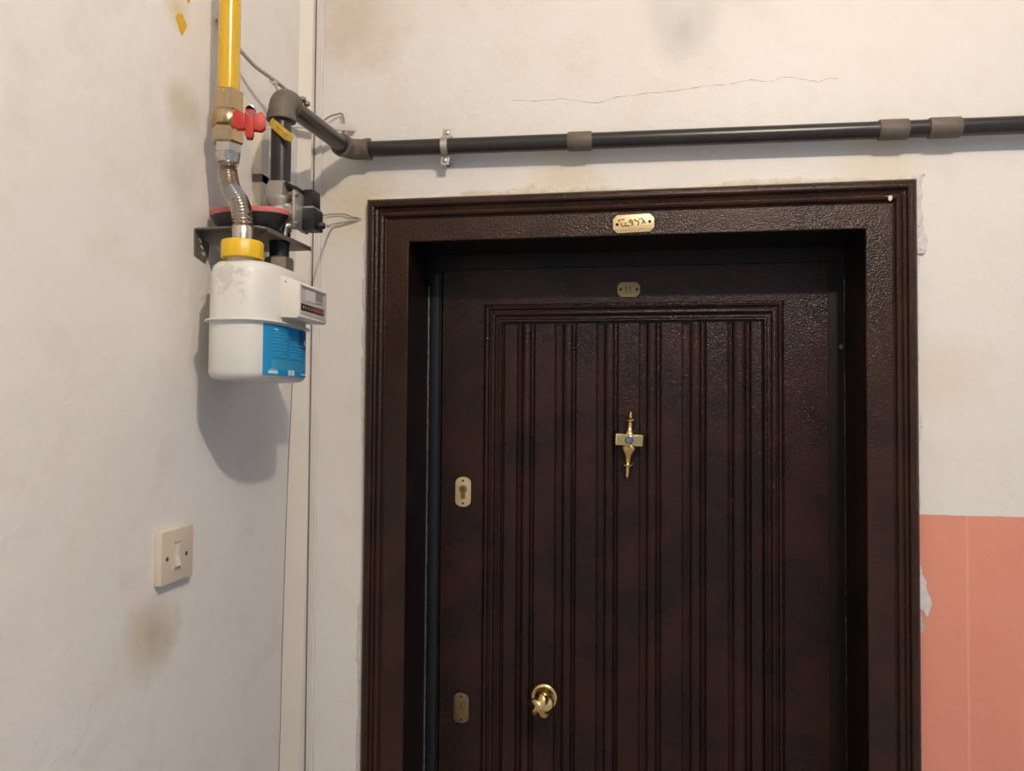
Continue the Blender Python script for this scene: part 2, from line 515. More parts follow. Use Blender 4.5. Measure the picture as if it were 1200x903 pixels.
def patch(name, mat, poly, y0=-0.0012, th=0.0010, parent=wall_front, on='y'):
    j = []
    for (a0, a1), (b0, b1) in zip(poly, poly[1:] + poly[:1]):
        for k in range(5):
            t = k / 5; q = 0.0011 if (k and on == 'y') else 0.0003
            j.append((a0 + (b0 - a0) * t + random.uniform(-q, q), a1 + (b1 - a1) * t + random.uniform(-q, q)))
    poly = j
    bm = bmesh.new()
    if on == 'y':
        prism(bm, [(x, y0, z) for x, z in poly], (0, th, 0))
    else:
        prism(bm, [(XW + 0.0012, y, z) for y, z in poly], (-0.0010, 0, 0))
    return obj(name, bm, mat, parent)
patch('bare_patch', 'filler_white', [(1.004, 1.392), (1.010, 1.386), (1.013, 1.372), (1.018, 1.362), (1.020, 1.345), (1.028, 1.325), (1.024, 1.312), (1.020, 1.300), (1.014, 1.309), (1.004, 1.318)])
patch('bare_patch', 'plaster_bare', [(1.004, 1.318), (1.011, 1.306), (1.013, 1.292), (1.017, 1.283), (1.013, 1.274), (1.004, 1.268)])
# crack in the plaster above the pipe
ck = [(0.285, 2.246), (0.33, 2.241), (0.38, 2.243), (0.432, 2.233), (0.455, 2.231), (0.48, 2.239), (0.53, 2.243), (0.582, 2.245), (0.61, 2.247), (0.644, 2.251), (0.69, 2.252), (0.728, 2.258), (0.745, 2.254), (0.765, 2.252), (0.784, 2.2595), (0.80, 2.258), (0.817, 2.253), (0.846, 2.246), (0.862, 2.252), (0.883, 2.250)]
bm = bmesh.new()
path, rad = [], []
for a, b in zip(ck, ck[1:]):
    for k in range(6):
        t = k / 6
        path.append((a[0] + (b[0] - a[0]) * t, 0.0002, a[1] + (b[1] - a[1]) * t + random.uniform(-0.0007, 0.0007)))
        rad.append(random.choice((0.0003, 0.0004, 0.0006)))
tube(bm, path, rad, 5)
for x, z, s in ((0.48, 2.239, 1.3), (0.728, 2.258, 1.6), (0.735, 2.257, 1.2), (0.774, 2.257, 2.2), (0.846, 2.2465, 1.8), (0.883, 2.25, 1.3), (0.893, 2.249, 1.0), (0.49, 2.2405, 1)):
    lathe(bm, (x, 0.0006, z), (0, -1, 0), [(-0.001, 0.0014 * s), (0.0005, 0.0011 * s)], 7)
obj('crack', bm, 'crack', wall_front)
patch('paint_spot', 'paint_yellow', [(-0.473, 2.198), (-0.468, 2.205), (-0.463, 2.204), (-0.459, 2.209), (-0.455, 2.203), (-0.447, 2.197), (-0.452, 2.188), (-0.459, 2.177), (-0.465, 2.184)], parent=wall_left, on='x')
patch('paint_spot', 'paint_yellow', [(-0.452, 2.236), (-0.446, 2.240), (-0.440, 2.237), (-0.444, 2.231)], parent=wall_left, on='x')
for x, z in ((-0.014, 2.0255), (-0.010, 2.005), (0.075, 2.085), (0.99, 2.082)):
    bm = bmesh.new(); lathe(bm, (x, 0.0008, z), (0, -1, 0), [(-0.002, 0.0032), (0.0006, 0.0026)], 9)
    obj('screw_hole', bm, 'hole', wall_front)

# ================================================================== DOOR
door = bpy.data.objects.new('door_1', None); door['kind'] = 'structure'; door.location = (0.51, 0.18, 0); C.objects.link(door)
door['label'] = 'dark brown steel apartment door with vertical fluted panel'
LY = 0.130                         # front face of the leaf
K = 1.0195                        # lines below were measured 30 mm further forward
def dx(x): return 0.525 + (x - 0.525) * K
def dz(z): return 1.6545 + (z - 1.6545) * K
px0, px1, pzt, pzb = dx(0.215), dx(0.802), dz(1.866), 0.16
w = 0.036
bm = bmesh.new()                   # leaf with an opening for the panel
bx(bm, 0.120, px0 + w, LY, LY + 0.05, 0.006, 1.9435)
bx(bm, px1 - w, 0.8905, LY, LY + 0.05, 0.006, 1.9435)
bx(bm, px0 + w, px1 - w, LY, LY + 0.05, pzt - w, 1.9435)
bx(bm, px0 + w, px1 - w, LY, LY + 0.05, 0.006, pzb + w)
bx(bm, px0 + w, px1 - w, LY + 0.012, LY + 0.05, pzb + w, pzt - w)
leaf = obj('door_leaf', bm, 'leaf', door)
mp = [(0.000, LY + 0.001), (0.0000, LY - 0.003), (0.0025, LY - 0.0085), (0.0065, LY - 0.0105), (0.0105, LY - 0.0085), (0.0125, LY - 0.0035), (0.0150, LY - 0.0030),
      (0.0170, LY - 0.0065), (0.0200, LY - 0.0075), (0.0230, LY - 0.0060), (0.0245, LY - 0.0005), (0.0265, LY + 0.001), (0.0285, LY - 0.0020), (0.0310, LY - 0.0025), (0.0335, LY + 0.0010), (0.0360, LY + 0.012)]
obj('panel_moulding', sweep_frame(mp, px0, px1, pzt, pzb), 'leaf', door, ang=28)
zt, zb = pzt - w - 0.006, pzb + w + 0.006
flats = [(0.2565, 0.2845), (0.3185, 0.362), (0.402, 0.4455), (0.4855, 0.5295), (0.5695, 0.6125), (0.6555, 0.6995), (0.7405, 0.763)]
for a, b in flats:
    a, b = dx(a), dx(b)
    e = 0.003
    obj('panel_slat', vbar([(0, LY + 0.0125), (0, LY + 0.002), (e * 0.4, LY - 0.0005), (e, LY - 0.0015), (b - a - e, LY - 0.0015), (b - a - e * 0.4, LY - 0.0005), (b - a, LY + 0.002), (b - a, LY + 0.0125)], zb, zt, a), 'leaf', door, ang=25)
beads = [(0.2925, 0.3125), (0.3755, 0.3965), (0.4590, 0.4800), (0.5420, 0.5630), (0.6260, 0.6480), (0.7065, 0.7330)]
for a, b in beads:
    a, b = dx(a), dx(b)
    c, r = (a + b) / 2, (b - a) / 2
    pr = [(-r - 0.003, LY + 0.0125), (-r - 0.003, LY + 0.0085), (-r, LY + 0.008)]
    pr += [(-r * math.cos(t), LY + 0.0055 - 0.0085 * math.sin(t)) for t in [PI * k / 10 for k in range(0, 11)]]
    pr += [(r, LY + 0.008), (r + 0.003, LY + 0.0085), (r + 0.003, LY + 0.0125)]
    obj('panel_bead', vbar(pr, zb, zt, c), 'leaf', door, ang=50)

def clipped(cx, cz, w, h, c, rot=0.0, notch=0):
    pts = [(-w / 2 + c, -h / 2), (w / 2 - c, -h / 2), (w / 2, -h / 2 + c), (w / 2, h / 2 - c), (w / 2 - c, h / 2), (-w / 2 + c, h / 2), (-w / 2, h / 2 - c), (-w / 2, -h / 2 + c)]
    cr, sr = math.cos(rot), math.sin(rot)
    return [(cx + x * cr - z * sr, cz + x * sr + z * cr) for x, z in pts]

def stroke(bm, pts, y, r):
    tube(bm, [(x, y, z) for x, z in pts], r, 6)

# oval-ended keyhole plates
def escutcheon(cx, cz, mat):
    bm = bmesh.new()
    n = 14; w2, h2 = 0.0165, 0.031
    pts = []
    for k in range(n + 1):
        t = PI * k / n; pts.append((cx + w2 * math.cos(t), cz + h2 - 0.012 + 0.012 * math.sin(t)))
    for k in range(n + 1):
        t = PI + PI * k / n; pts.append((cx + w2 * math.cos(t), cz - h2 + 0.012 + 0.012 * math.sin(t)))
    prism(bm, [(x, LY - 0.0035, z) for x, z in pts], (0, 0.0034, 0))
    o = obj('keyhole_plate', bm, mat, door, bevel=0.0008)
    bm = bmesh.new(); lathe(bm, (cx, LY - 0.0033, cz + 0.006), (0, -1, 0), [(0, 0.0085), (0.0022, 0.0080), (0.0024, 0.006)], 20)
    bx(bm, cx - 0.0045, cx + 0.0045, LY - 0.0055, LY - 0.0033, cz - 0.014, cz + 0.004)
    obj('lock_cylinder', bm, 'brass_dark', o)
    bm = box(cx - 0.0010, cx + 0.0010, LY - 0.0061, LY - 0.0052, cz + 0.001, cz + 0.011)
    obj('key_slot', bm, 'hole', o)
    for s in (-1, 1):
        bm = bmesh.new(); lathe(bm, (cx, LY - 0.0034, cz + s * 0.0235), (0, -1, 0), [(0, 0.0026), (0.0008, 0.0020)], 12)
        obj('screw', bm, 'hole', o)
    return o
escutcheon(dx(0.174), dz(1.4835), 'brass_plate')
escutcheon(dx(0.174), dz(1.0485), 'brass_dark')['label'] = 'duller lower keyhole plate'

# small number plate with 11
cx, cz = dx(0.507), dz(1.892)
bm = bmesh.new(); prism(bm, [(x, LY - 0.0025, z) for x, z in clipped(cx, cz, 0.045, 0.030, 0.007)], (0, 0.0024, 0))
npl = obj('number_plate', bm, 'brass_number', door, bevel=0.0005, label='small brass plate numbered 11')
bm = bmesh.new()
for s in (-1, 1):
    x = cx + 0.0042 * s - 0.001
    stroke(bm, [(x - 0.0028, cz + 0.0035), (x, cz + 0.0062), (x, cz - 0.006)], LY - 0.0026, 0.0010)
obj('lettering', bm, 'engraving', npl)
for s in (-1, 1):
    bm = bmesh.new(); lathe(bm, (cx + s * 0.0165, LY - 0.0024, cz), (0, -1, 0), [(0, 0.0029), (0.0009, 0.0022)], 12)
    obj('screw', bm, 'hole', npl)

# door knocker with viewer
KX, KZ = dx(0.509), dz(1.5945)
rt = 0.055                          # its slight tilt
def kn(x, z): return (KX + x * math.cos(rt) + z * math.sin(rt), KZ - x * math.sin(rt) + z * math.cos(rt))
ax = Vector((math.sin(rt), 0, math.cos(rt)))
yk = LY - 0.012
knk = bpy.data.objects.new('door_knocker', None); knk.location = (KX, LY, KZ) ; C.objects.link(knk); knk.parent = door; knk.matrix_parent_inverse = Matrix.Translation(-Vector(door.location))
knk['label'] = 'brass urn-shaped door knocker with viewer'
def kobj(name, bm, mat, **k):
    o = obj(name, bm, mat, None, **k); o.parent = knk
    o.matrix_parent_inverse = Matrix.Translation(-Vector((KX, LY, KZ)))
    return o
bm = bmesh.new()
lathe(bm, (KX, yk, KZ), ax, [(0.012, 0.0115), (0.016, 0.0100), (0.020, 0.0065), (0.026, 0.0055), (0.034, 0.0055), (0.0365, 0.0075), (0.038, 0.0105), (0.0395, 0.0105), (0.041, 0.0065), (0.044, 0.0040), (0.050, 0.0036), (0.056, 0.0032), (0.058, 0.0015)], 24)
kobj('upper_finial', bm, 'brass')
bm = bmesh.new()
lathe(bm, (KX, yk, KZ), -ax, [(0.010, 0.0135), (0.014, 0.0185), (0.019, 0.0180), (0.026, 0.0145), (0.034, 0.0095), (0.040, 0.0062), (0.045, 0.0060), (0.048, 0.0090), (0.0495, 0.0130), (0.0515, 0.0125), (0.053, 0.0060), (0.057, 0.0045), (0.066, 0.0042), (0.074, 0.0036), (0.0765, 0.0015)], 24)
kobj('lower_finial', bm, 'brass')
bm = bmesh.new(); pts = [(-0.027, -0.0115), (0.027, -0.0115), (0.027, 0.0115), (-0.027, 0.0115)]
prism(bm, [(kn(x, z)[0], LY - 0.027, kn(x, z)[1]) for x, z in pts], (0, 0.014, 0))
cbar = kobj('crossbar', bm, 'brass', bevel=0.002)
bm = bmesh.new()
for s_ in (-1, 1):
    q = [kn(s_ * 0.010, -0.0085), kn(s_ * 0.0240, -0.0085), kn(s_ * 0.0240, 0.0085), kn(s_ * 0.010, 0.0085)]
    prism(bm, [(x, LY - 0.0275, z) for x, z in q], (0, 0.0006, 0))
kobj('crossbar_inset', bm, 'brass_dull')
bm = bmesh.new(); lathe(bm, (KX, LY - 0.0272, KZ), (0, -1, 0), [(-0.002, 0.0095), (0.002, 0.0090), (0.003, 0.0075), (0.003, 0.0072), (0.005, 0.0055), (0.006, 0.001)], 24)
kobj('door_viewer', bm, 'glass_lens')
bm = bmesh.new()
for z in (0.050, -0.068):
    x, zz = kn(0, z); lathe(bm, (x, LY - 0.013, zz), (0, 1, 0), [(0, 0.003), (0.0135, 0.003)], 10)
kobj('mounting_post', bm, 'brass_dull')

# knob: rosette and twisted grip
kx, kz = dx(0.342), dz(1.080)
bm = bmesh.new()
lathe(bm, (kx, LY, kz), (0, -1, 0), [(0, 0.0275), (0.003, 0.0275), (0.005, 0.0255), (0.006, 0.0225), (0.0085, 0.0215), (0.009, 0.017), (0.0085, 0.012), (0.014, 0.0095), (0.026, 0.0085), (0.030, 0.0095)], 36)
rosette = obj('knob_rosette', bm, 'brass', door)
bm = bmesh.new()
seg, rings = 48, 16
rr = []
for i in range(rings + 1):
    t = i / rings
    r = 0.0235 * math.sin(PI * min(0.985, max(0.06, t))) ** 0.55 * (1.0 if t < 0.5 else 0.98)
    y = LY - 0.028 - 0.034 * t
    row = []
    for k in range(seg):
        a = 2 * PI * k / seg
        fl = 1 + 0.17 * math.cos(5 * (a + 1.7 * t))
        row.append(bm.verts.new((kx + r * fl * math.cos(a), y, kz + r * fl * math.sin(a))))
    rr.append(row)
for a, b in zip(rr, rr[1:]):
    for k in range(seg):
        bm.faces.new([a[k], a[(k + 1) % seg], b[(k + 1) % seg], b[k]])
bm.faces.new(rr[0]); bm.faces.new(rr[-1])
obj('knob_grip', bm, 'brass', rosette, ang=60)

# ---- name plate on the casing, above the door
cx, cz = 0.5165, 1.9955
tilt = 0.02
bm = bmesh.new(); prism(bm, [(x, -0.0195, z) for x, z in clipped(cx, cz, 0.075, 0.0335, 0.008, tilt)], (0, 0.0033, 0))
plate = thing('name_plate', (cx, -0.0165, cz), 'brass name plate with clipped corners screwed to the door casing above the door', 'sign')
base = obj('plate', bm, 'brass_plate', plate, bevel=0.0006)
def npt(u, v):                      # plate drawing in units of 1/20 of a photo pixel
    x = (u - 572) * 0.0000767; z = (340 - v) * 0.0000767
    return (cx + x * math.cos(tilt) - z * math.sin(tilt), cz + x * math.sin(tilt) + z * math.cos(tilt))
bm = bmesh.new()
for s in ([(205, 235), (235, 262), (240, 290)], [(235, 262), (262, 232)], [(285, 222), (320, 240), (360, 212)],
          [(285, 320), (288, 370), (320, 398), (365, 385), (382, 345), (385, 310)], [(382, 345), (388, 388), (470, 388)],
          [(545, 285), (525, 255), (490, 260), (478, 290), (505, 315), (545, 312), (545, 285)], [(545, 312), (556, 360), (520, 388)],
          [(590, 268), (612, 245), (636, 285), (688, 300), (695, 345), (676, 395)],
          [(700, 265), (735, 228), (778, 236), (795, 270), (822, 300), (855, 352)], [(838, 285), (800, 320), (768, 352)]):
    stroke(bm, catmull([(*npt(u, v), 0) for u, v in s], 4) and [(p.x, p.y) for p in catmull([(*npt(u, v), 0) for u, v in s], 4)], -0.0196, 0.0011)
obj('lettering', bm, 'engraving', base)
bm = bmesh.new(); a, b = npt(170, 490), npt(960, 470); stroke(bm, [a, b], -0.0196, 0.0005); obj('border_line', bm, 'brass_dull', base)
for u, v in ((185, 350), (958, 312)):
    x, z = npt(u, v)
    bm = bmesh.new(); lathe(bm, (x, -0.0194, z), (0, -1, 0), [(0, 0.0030), (0.0007, 0.0024)], 14)
    obj('screw', bm, 'hole', base)

# ================================================================== BLACK GAS PIPE
VX, VY = -0.024, -0.328             # axis of the vertical pipe / rear meter port
ZW = lambda x: 2.1535 - 0.0115 * (x)          # axis height along the wall
YW = -0.030
pipe = thing('gas_pipe', (VX, VY, 2.0), 'black gas pipe with grey elbows rising, then running along the wall above the door', 'pipe')
R0 = 0.0150
ZE = 2.133
bm = bmesh.new(); tube(bm, [(VX, VY, 2.0), (VX, VY, 2.105)], 0.0155, 28); obj('riser', bm, 'black_pipe', pipe)
bm = bmesh.new(); tube(bm, [(VX - 0.001, VY + 0.03, ZE + 0.002), (-0.030, -0.058, 2.1515)], 0.0150, 28); obj('cross_run', bm, 'black_pipe', pipe)
bm = bmesh.new(); tube(bm, [(0.0, YW, ZW(0)), (2.2, YW, ZW(2.2))], R0, 28); obj('wall_run', bm, 'black_pipe', pipe)
def bend(a, c, b, r, n=10):
    a, c, b = Vector(a), Vector(c), Vector(b)
    return [a * (1 - t) ** 2 + c * 2 * t * (1 - t) + b * t * t for t in [k / n for k in range(n + 1)]]
bm = bmesh.new()
P = bend((VX, VY, ZE - 0.030), (VX, VY, ZE + 0.006), (VX - 0.001, VY + 0.028, ZE + 0.002), 0)
tube(bm, P, [0.0215, 0.0215] + [0.0205] * 7 + [0.0205, 0.0205], 28)
el = obj('elbow', bm, 'elbow', pipe)
bm = bmesh.new(); tube(bm, [(VX, VY, ZE - 0.034), (VX, VY, ZE - 0.026)], 0.0225, 28); obj('collar', bm, 'elbow', el)
bm = bmesh.new(); tube(bm, [(VX - 0.001, VY + 0.024, ZE + 0.002), (VX - 0.001, VY + 0.032, ZE + 0.0025)], 0.0215, 28); obj('collar', bm, 'elbow', el)
bm = bmesh.new()
P = bend((-0.030, -0.066, 2.151), (-0.030, YW + 0.004, 2.1535), (0.008, YW, ZW(0.008)), 0)
tube(bm, P, 0.0195, 28)
el2 = obj('elbow', bm, 'elbow', pipe)
bm = bmesh.new(); tube(bm, [(-0.030, -0.072, 2.1505), (-0.030, -0.062, 2.151)], 0.0210, 28); obj('collar', bm, 'elbow', el2)
bm = bmesh.new(); tube(bm, [(0.004, YW, ZW(0)), (0.013, YW, ZW(0.01))], 0.0208, 28); obj('collar', bm, 'elbow', el2)
for a, b in ((0.396, 0.441), (0.937, 0.985), (1.018, 1.069)):
    bm = bmesh.new(); tube(bm, [(a, YW, ZW(a)), (a + 0.002, YW, ZW(a)), (b - 0.002, YW, ZW(b)), (b, YW, ZW(b))], [0.0165, 0.0178, 0.0178, 0.0165], 28)
    obj('coupling', bm, 'elbow', pipe)
# hemp and sealant blob where the cross run starts
bm = bmesh.new()
for k in range(7):
    a = random.uniform(-1.2, 1.2)
    lathe(bm, (VX + 0.004 + 0.018 * math.sin(a), VY + 0.045 + random.uniform(-0.004, 0.004), ZE + 0.003 + 0.018 * math.cos(a)), (0, 0, 1), [(-0.005, 0.001), (-0.002, 0.005), (0.002, 0.005), (0.005, 0.001)], 8)
obj('sealant', bm, 'dark_nut', el)

# clamp on the wall run
XC = 0.163
clamp = thing('pipe_clamp', (XC, 0, 2.15), 'zinc saddle clamp holding the black pipe to the wall above the door', 'clamp')
zc = ZW(XC)
bm = bmesh.new()
n = 18; inner, outer = [], []
for k in range(n + 1):
    t = -0.15 + (PI + 0.3) * k / n
    inner.append((XC, YW - 0.0152 * math.sin(t), zc + 0.0152 * math.cos(t)))
    outer.append((XC, YW - 0.0185 * math.sin(t), zc + 0.0185 * math.cos(t)))
for (a0, a1), (b0, b1) in zip(zip(inner, inner[1:]), zip(outer, outer[1:])):
    prism(bm, [(XC - 0.0065, a0[1], a0[2]), (XC - 0.0065, a1[1], a1[2]), (XC - 0.0065, b1[1], b1[2]), (XC - 0.0065, b0[1], b0[2])], (0.013, 0, 0))
obj('strap', bm, 'steel_nut', clamp)
for s in (1, -1):
    bm = box(XC - 0.0085 + 0.002 * s, XC + 0.0085 + 0.002 * s, -0.028, -0.024, zc + s * 0.0165 - (0.0 if s > 0 else 0.018), zc + s * 0.0165 + (0.018 if s > 0 else 0.0))
    ft = obj('foot', bm, 'steel_nut', clamp, bevel=0.0006)
    bm = bmesh.new(); lathe(bm, (XC + 0.002 * s, -0.0282, zc + s * 0.0265), (0, -1, 0), [(0, 0.0045), (0.0015, 0.0040), (0.0025, 0.002)], 14)
    obj('screw', bm, 'steel', ft)
    bm = bmesh.new(); lathe(bm, (XC + 0.002 * s, 0.0, zc + s * 0.0265), (0, -1, 0), [(0, 0.0045), (0.0245, 0.0045)], 12)
    obj('spacer', bm, 'elbow', ft)

# ================================================================== YELLOW RISER, VALVE, HOSE
RX, RY = -0.064, -0.415
yr = thing('yellow_gas_riser', (RX, RY, 2.1), 'glossy yellow gas pipe coming down from above into a brass valve', 'pipe')
bm = bmesh.new(); tube(bm, [(RX, RY, 2.106), (RX, RY, 3.15)], 0.0155, 32); obj('pipe', bm, 'yellow_pipe', yr)
bm = bmesh.new()
lathe(bm, (RX + 0.002, RY - 0.0150, 2.106), (0, 0, -1), [(-0.006, 0.002), (-0.002, 0.004), (0.003, 0.0035), (0.008, 0.0015)], 10)
obj('paint_drip', bm, 'yellow_pipe', yr)

bv = thing('shutoff_valve', (RX, RY, 2.02), 'brass gas shut-off valve with a red butterfly handle under the yellow pipe', 'valve')
bm = bmesh.new(); lathe(bm, (RX, RY, 0), (0, 0, 1), [(2.080, 0.0195), (2.082, 0.0215), (2.110, 0.0215), (2.112, 0.0195)], 6, 0.25); obj('top_nut', bm, 'brass_fitting', bv, ang=20)
bm = bmesh.new(); lathe(bm, (RX, RY, 0), (0, 0, 1), [(2.058, 0.0205), (2.060, 0.0235), (2.064, 0.0240), (2.076, 0.0225), (2.081, 0.0200)], 32); bvb = obj('valve_body', bm, 'brass_fitting', bv)
bm = bmesh.new(); lathe(bm, (RX, RY, 0), (0, 0, 1), [(2.034, 0.0200), (2.036, 0.0225), (2.056, 0.0225), (2.059, 0.0200)], 6, 0.25); obj('bottom_nut', bm, 'brass_fitting', bv, ang=20)
sd = Vector((0.80, -0.60, 0)).normalized()
hc = Vector((RX, RY, 2.058)) + sd * 0.050
bm = bmesh.new(); tube(bm, [Vector((RX, RY, 2.062)) + sd * 0.015, hc - sd * 0.004], 0.0085, 16); obj('stem', bm, 'brass_dull', bv)
hv = Vector((0, 0, 1)); side = Vector((0.92, 0.39, 0)).normalized(); out = Vector((0.39, -0.92, 0)).normalized()
HC = Vector((-0.0135, -0.445, 2.053))
def hp(u, v, d=0.0): return HC + side * u * 0.88 + hv * v * 0.92 + out * d
bm = bmesh.new(); prism(bm, [hp(-0.0065, -0.020, -0.006), hp(-0.0045, -0.026, -0.006), hp(0.0045, -0.026, -0.006), hp(0.0065, -0.020, -0.006), hp(0.0070, 0.018, -0.006), hp(-0.0070, 0.018, -0.006)], out * 0.013)
hd = obj('handle', bm, 'red', bv, bevel=0.0012)
for s in (-1, 1):
    bm = bmesh.new()
    prism(bm, [hp(s * 0.006, -0.014, -0.002), hp(s * 0.018, -0.014, -0.004), hp(s * 0.0245, -0.009, -0.004), hp(s * 0.0245, 0.010, -0.004), hp(s * 0.018, 0.016, -0.004), hp(s * 0.006, 0.009, -0.002)], out * 0.011)
    obj('handle_wing', bm, 'red', hd, bevel=0.0012)
bm = bmesh.new()
c0 = hp(0.001, 0.018, 0.000)
lathe(bm, c0, (out + hv * -0.25), [(0.000, 0.0075), (0.009, 0.0072), (0.0095, 0.0058), (0.004, 0.0052)], 20)
sk = obj('screw_socket', bm, 'steel', hd)
bm = bmesh.new(); lathe(bm, c0, (out + hv * -0.25), [(0.004, 0.0053), (0.0052, 0.0052)], 16); obj('socket_hole', bm, 'hole', hd)

hose = thing('corrugated_hose', (-0.024, -0.44, 1.885), 'corrugated stainless gas hose bending from the brass valve to the meter', 'hose')
bm = bmesh.new(); lathe(bm, (RX + 0.001, RY, 0), (0, 0, 1), [(2.020, 0.0165), (2.021, 0.0195), (2.033, 0.0195), (2.035, 0.0175)], 6, 0.1); obj('top_nut', bm, 'steel_nut', hose, ang=20)
bm = bmesh.new(); lathe(bm, (RX + 0.001, RY, 0), (0, 0, 1), [(2.006, 0.0140), (2.007, 0.0155), (2.013, 0.0165), (2.021, 0.0175)], 28); obj('ferrule', bm, 'steel', hose)
path = catmull([(RX + 0.001, RY, 2.008), (RX + 0.001, RY, 1.992), (RX + 0.010, RY - 0.006, 1.966), (-0.034, -0.434, 1.943), (-0.025, -0.440, 1.922), (-0.024, -0.440, 1.905)], 40)
# resample evenly
cum = [0.0]
for a, b in zip(path, path[1:]): cum.append(cum[-1] + (b - a).length)
L = cum[-1]; pitch = 0.0046; N = int(L / pitch * 8)
pp, rad = [], []
j = 0
for i in range(N + 1):
    s = L * i / N
    while j < len(cum) - 2 and cum[j + 1] < s: j += 1
    t = (s - cum[j]) / max(1e-9, cum[j + 1] - cum[j])
    pp.append(path[j].lerp(path[j + 1], t)); rad.append(0.0126 + 0.0020 * math.cos(2 * PI * s / pitch))
bm = bmesh.new(); tube(bm, pp, rad, 28); obj('bellows', bm, 'steel', hose, ang=60)
bm = bmesh.new(); lathe(bm, (-0.024, -0.44, 0), (0, 0, 1), [(1.880, 0.0145), (1.904, 0.0145), (1.906, 0.0135), (1.908, 0.013)], 28); obj('tail_piece', bm, 'steel', hose)

# ================================================================== METER
MX, MY = -0.026, -0.381
A, B = 0.0500, 0.0885
def foot(y, a=A, b=B, n=3.0):
    t = min(1.0, abs((y - MY) / b))
    return a * (1 - t ** n) ** (1 / n)
def ring(z, a, b, n=3.0, seg=64):
    out_ = []
    for k in range(seg):
        t = 2 * PI * k / seg
        c, s = math.cos(t), math.sin(t)
        out_.append((MX + a * math.copysign(abs(c) ** (2 / n), c), MY + b * math.copysign(abs(s) ** (2 / n), s), z))
    return out_
def loft(levels, seg=64):
    bm = bmesh.new(); rs = [[bm.verts.new(p) for p in ring(z, a, b, n, seg)] for z, a, b, n in levels]
    for a, b in zip(rs, rs[1:]):
        for k in range(seg):
            bm.faces.new([a[k], a[(k + 1) % seg], b[(k + 1) % seg], b[k]])
    bm.faces.new(list(reversed(rs[0]))); bm.faces.new(rs[-1])
    return bm
meter = thing('gas_meter', (MX, MY, 1.689), 'cream-white domestic gas meter with blue sticker hanging in the corner by the door', 'gas meter')
ZS = 1.7735
lower = obj('lower_case', loft([(1.6915, A * 0.80, B * 0.86, 2.7), (1.6925, A * 0.90, B * 0.93, 2.8), (1.6955, A * 0.97, B * 0.975, 2.9), (1.7015, A, B, 3), (1.7500, A, B, 3), (ZS - 0.001, A, B, 3)]), 'meter_white', meter, ang=40)
upper = obj('upper_case', loft([(ZS + 0.001, A, B, 3), (1.8400, A * 0.985, B * 0.985, 3), (1.8500, A * 0.95, B * 0.955, 2.9), (1.8560, A * 0.86, B * 0.89, 2.8), (1.8590, A * 0.70, B * 0.78, 2.7), (1.8600, A * 0.4, B * 0.5, 2.5)]), 'meter_white', meter, ang=40)
obj('seam_flange', loft([(ZS - 0.0015, A + 0.0055, B + 0.0055, 3), (ZS - 0.0003, A + 0.0062, B + 0.0062, 3), (ZS + 0.0010, A + 0.0055, B + 0.0055, 3)]), 'meter_white', meter, ang=40)

def on_case(y0, y1, z0, z1, off, th=0.0004):
    """thin printed sheet lying on the curved front of the case"""
    n = 14; bm = bmesh.new(); rows = []
    for k in range(n + 1):
        y = y0 + (y1 - y0) * k / n
        x = MX + foot(y) + off
        rows.append([bm.verts.new(p) for p in ((x, y, z0), (x, y, z1), (x + th, y, z1), (x + th, y, z0))])
    for a, b in zip(rows, rows[1:]):
        for k in range(4):
            bm.faces.new([a[k], a[(k + 1) % 4], b[(k + 1) % 4], b[k]])
    bm.faces.new(rows[0]); bm.faces.new(rows[-1])
    return bm
sy0, sy1 = -0.4500, -0.3080
st = obj('sticker', on_case(sy0, sy1, 1.6985, 1.7700, 0.0001), 'sticker', lower, label='blue printed sticker')
bm = bmesh.new()
def add(b2, mat_bm):
    me = bpy.data.meshes.new('tmp'); b2.to_mesh(me); b2.free(); mat_bm.from_mesh(me); bpy.data.meshes.remove(me)
# faint lines of print: two columns, then a wide paragraph
rows_l = [(1.758, 0.8), (1.7535, 1), (1.7485, 0.75), (1.7445, 1), (1.7395, 1), (1.7350, 0.95), (1.7300, 0.7), (1.7260, 1)]
for z, f in rows_l:
    add(on_case(-0.4325, -0.4325 + 0.036 * f, z, z + 0.0011, 0.0006, 0.0002), bm)
for z, f in rows_l[1:]:
    add(on_case(-0.3880, -0.3880 + 0.046 * (f if z < 1.745 else 0.33 + (1.76 - z) * 12), z, z + 0.0011, 0.0006, 0.0002), bm)
for k in range(6):
    z = 1.7195 - k * 0.0024
    add(on_case(-0.4360, -0.3240 - (0.02 if k == 5 else 0), z, z + 0.0009, 0.0006, 0.0002), bm)
obj('small_print', bm, 'sticker_line', lower, kind='stuff')
obj('printed_panel', on_case(-0.3560, sy1 - 0.0005, 1.7400, 1.7690, 0.0004, 0.0002), 'sticker_dark', lower)
bm = bmesh.new()
add(on_case(-0.4410, -0.4210, 1.7008, 1.7050, 0.0006, 0.0002), bm)
add(on_case(-0.4390, -0.4240, 1.7058, 1.7066, 0.0006, 0.0002), bm)
add(on_case(-0.3920, -0.3830, 1.6995, 1.7075, 0.0006, 0.0002), bm)
add(on_case(-0.3810, -0.3720, 1.6995, 1.7075, 0.0006, 0.0002), bm)
add(on_case(-0.3470, -0.3210, 1.7020, 1.7045, 0.0006, 0.0002), bm)
add(on_case(-0.4310, -0.4210, 1.7625, 1.7640, 0.0006, 0.0002), bm)
add(on_case(-0.3350, -0.3250, 1.7480, 1.7550, 0.0006, 0.0002), bm)
obj('printed_marks', bm, 'sticker_white', lower, kind='stuff')

